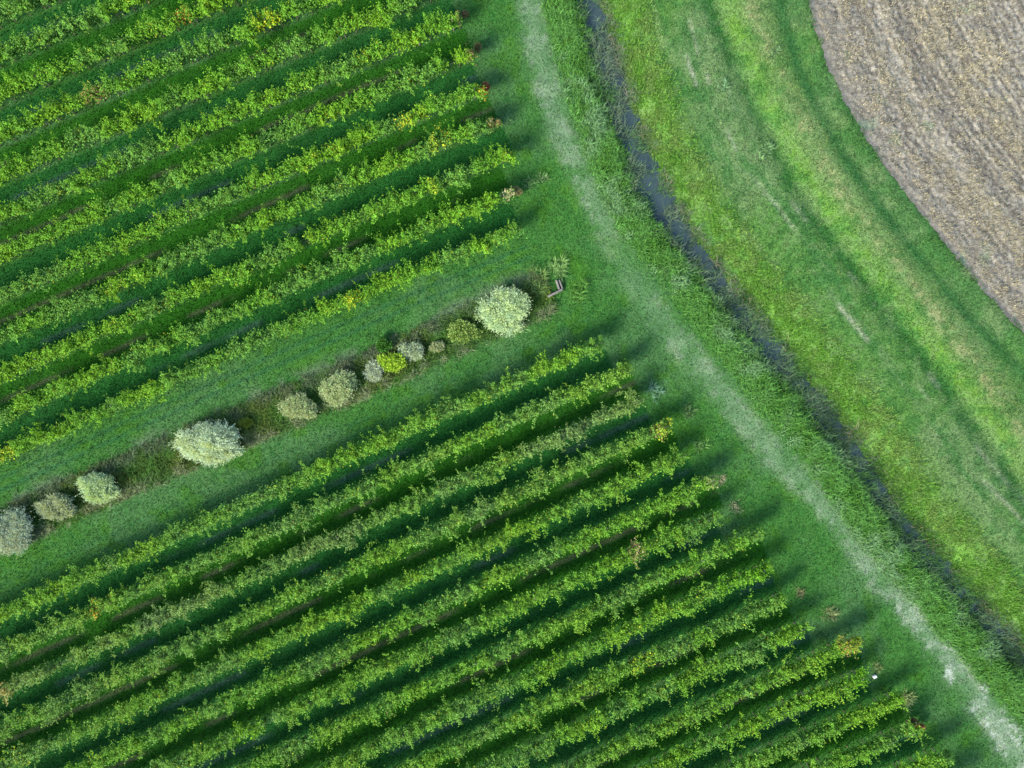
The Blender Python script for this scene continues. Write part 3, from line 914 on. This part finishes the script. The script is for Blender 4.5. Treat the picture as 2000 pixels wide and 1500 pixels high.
# weeds of the shrub strip
x, y, r = scatter(460000, (-38, 5, -14, 8), 75)
sd, sa = line_dist(W_SHRUB, x, y)
pn = fbm(x * .45, y * .45, 76); pq = fbm(x * 1.5, y * 1.5, 77)
k = (np.abs(sd + .3 * (pn - .5)) < 1.55) & (sa < line_len(W_SHRUB) - .4) & (r.random(len(x)) < smooth(1.8, .6, np.abs(sd)) * (.40 + .8 * smooth(.4, .6, pq)))
gx, gy = x[k], y[k]
c = mixc(np.ones((len(gx), 3)) * (.062, .155, .026), (.105, .165, .030), smooth(.5, .62, pn[k]))
c = mixc(c, (.090, .118, .070), smooth(.35, -.5, sd[k] * 1.0 + 1.0 + .8 * (pq[k] - .5)) * .0 + smooth(-.3, -1.0, sd[k]) * smooth(.42, .55, pq[k]) * .8)
c = mixc(c, (.17, .195, .11), smooth(.5, 1.1, sd[k]) * smooth(.48, .58, pq[k]) * .8)
c = mixc(c, (.055, .080, .020), smooth(.55, .44, pq[k]) * .45)
blade_field('undergrowth', gx, gy, r, r.uniform(.2, .6, len(gx)), r.uniform(.02, .05, len(gx)), c * r.uniform(.6, 1.35, (len(gx), 1)), 1.15, droop=.5)

# straw and stubble lying on the ploughed field
x, y, r = scatter(120000, (19.5, 38.4, 1, 29.4), 79)
fd, fa = line_dist(W_FIELD, x, y)
fr = fbm(fd * 1.15, fa * .10, 95, 3); fc_ = fbm(x * 1.3, y * 1.3, 98)
k = (fd > .5) & (r.random(len(x)) < .22 + .7 * smooth(.45, .62, fr * .6 + fc_ * .4))
gx, gy = x[k], y[k]; n = len(gx)
cz = fbm(gx * 4.4, gy * 4.4, 91, 2, .6); fz = fbm(fd[k] * 1.15, fa[k] * .10, 95, 3)
z = height(gx, gy) + .05 + (.17 * (cz - .5) + .14 * (fz - .5)) + .015
c = mixc(np.ones((n, 3)) * (.215, .205, .155), (.285, .26, .175), smooth(.45, .62, fc_[k]))
blade_field('stubble', gx, gy, r, r.uniform(.08, .22, n), r.uniform(.02, .05, n), c * r.uniform(.6, 1.25, (n, 1)), 1.5, z=z, droop=.2)


# ------------------------------------------------------------------ concrete headwall at the end of the strip
def box(c, sx, sy, sz, rot, bevel=.015):
    """bevelled box, centre c, turned by rot about Z"""
    V = []
    for z, ins in ((-sz / 2, bevel), (-sz / 2 + bevel, 0), (sz / 2 - bevel, 0), (sz / 2, bevel)):
        hx, hy = sx / 2 - ins, sy / 2 - ins
        V += [(-hx, -hy, z), (hx, -hy, z), (hx, hy, z), (-hx, hy, z)]
    V = np.array(V); ca, sa_ = math.cos(rot), math.sin(rot)
    V = np.column_stack([V[:, 0] * ca - V[:, 1] * sa_, V[:, 0] * sa_ + V[:, 1] * ca, V[:, 2]]) + np.asarray(c)
    F = [[3, 2, 1, 0], [12, 13, 14, 15]]
    for l in range(3):
        for j in range(4): F.append([l * 4 + j, l * 4 + (j + 1) % 4, l * 4 + 4 + (j + 1) % 4, l * 4 + 4 + j])
    return V, np.array(F)


hp = wpt(1092, 562)
hz = -.05
root = empty('culvert_headwall', (hp[0], hp[1], hz))
tag(root, 'pale concrete culvert headwall at the right end of the shrub strip', 'headwall')


def rel(u, v):
    return wpt(u, v) - hp


a, b = rel(1070, 580), rel(1098, 566)
v_, f_ = box((*((a + b) / 2), -.05), np.hypot(*(b - a)), .13, .75, math.atan2(b[1] - a[1], b[0] - a[0]))
mesh_obj('wing_wall', v_, f_, M_CONC, root)
a, b = rel(1092, 566), rel(1086, 548)
v_, f_ = box((*((a + b) / 2), -.02), np.hypot(*(b - a)), .11, .72, math.atan2(b[1] - a[1], b[0] - a[0]))
mesh_obj('front_wall', v_, f_, M_CONC, root)
a, b = rel(1098.5, 565), rel(1092, 548)
v_, f_ = box((*((a + b) / 2), -.07), np.hypot(*(b - a)), .10, .72, math.atan2(b[1] - a[1], b[0] - a[0]))
mesh_obj('back_wall', v_, f_, M_CONC, root)
a, b = rel(1068, 560), rel(1100, 553)
V, F = tubes([(np.array([*rel(1078, 566), -.32]), np.array([*rel(1091, 560), -.32]), .19, .19)], 16)
mesh_obj('pipe', V, F, M_DARK, root)

# small white box by the end of a row
wp = wpt(1706, 1320)
root = empty('box', (wp[0], wp[1], 0.02))
tag(root, 'small white box on the grass beyond a lower vine row end', 'box')
v_, f_ = box((0, 0, .09), .22, .16, .17, .45); mesh_obj('body', v_, f_, M_WHITE, root)
v_, f_ = box((0, 0, .195), .24, .18, .035, .45, .01); mesh_obj('lid', v_, f_, M_WHITE, root)
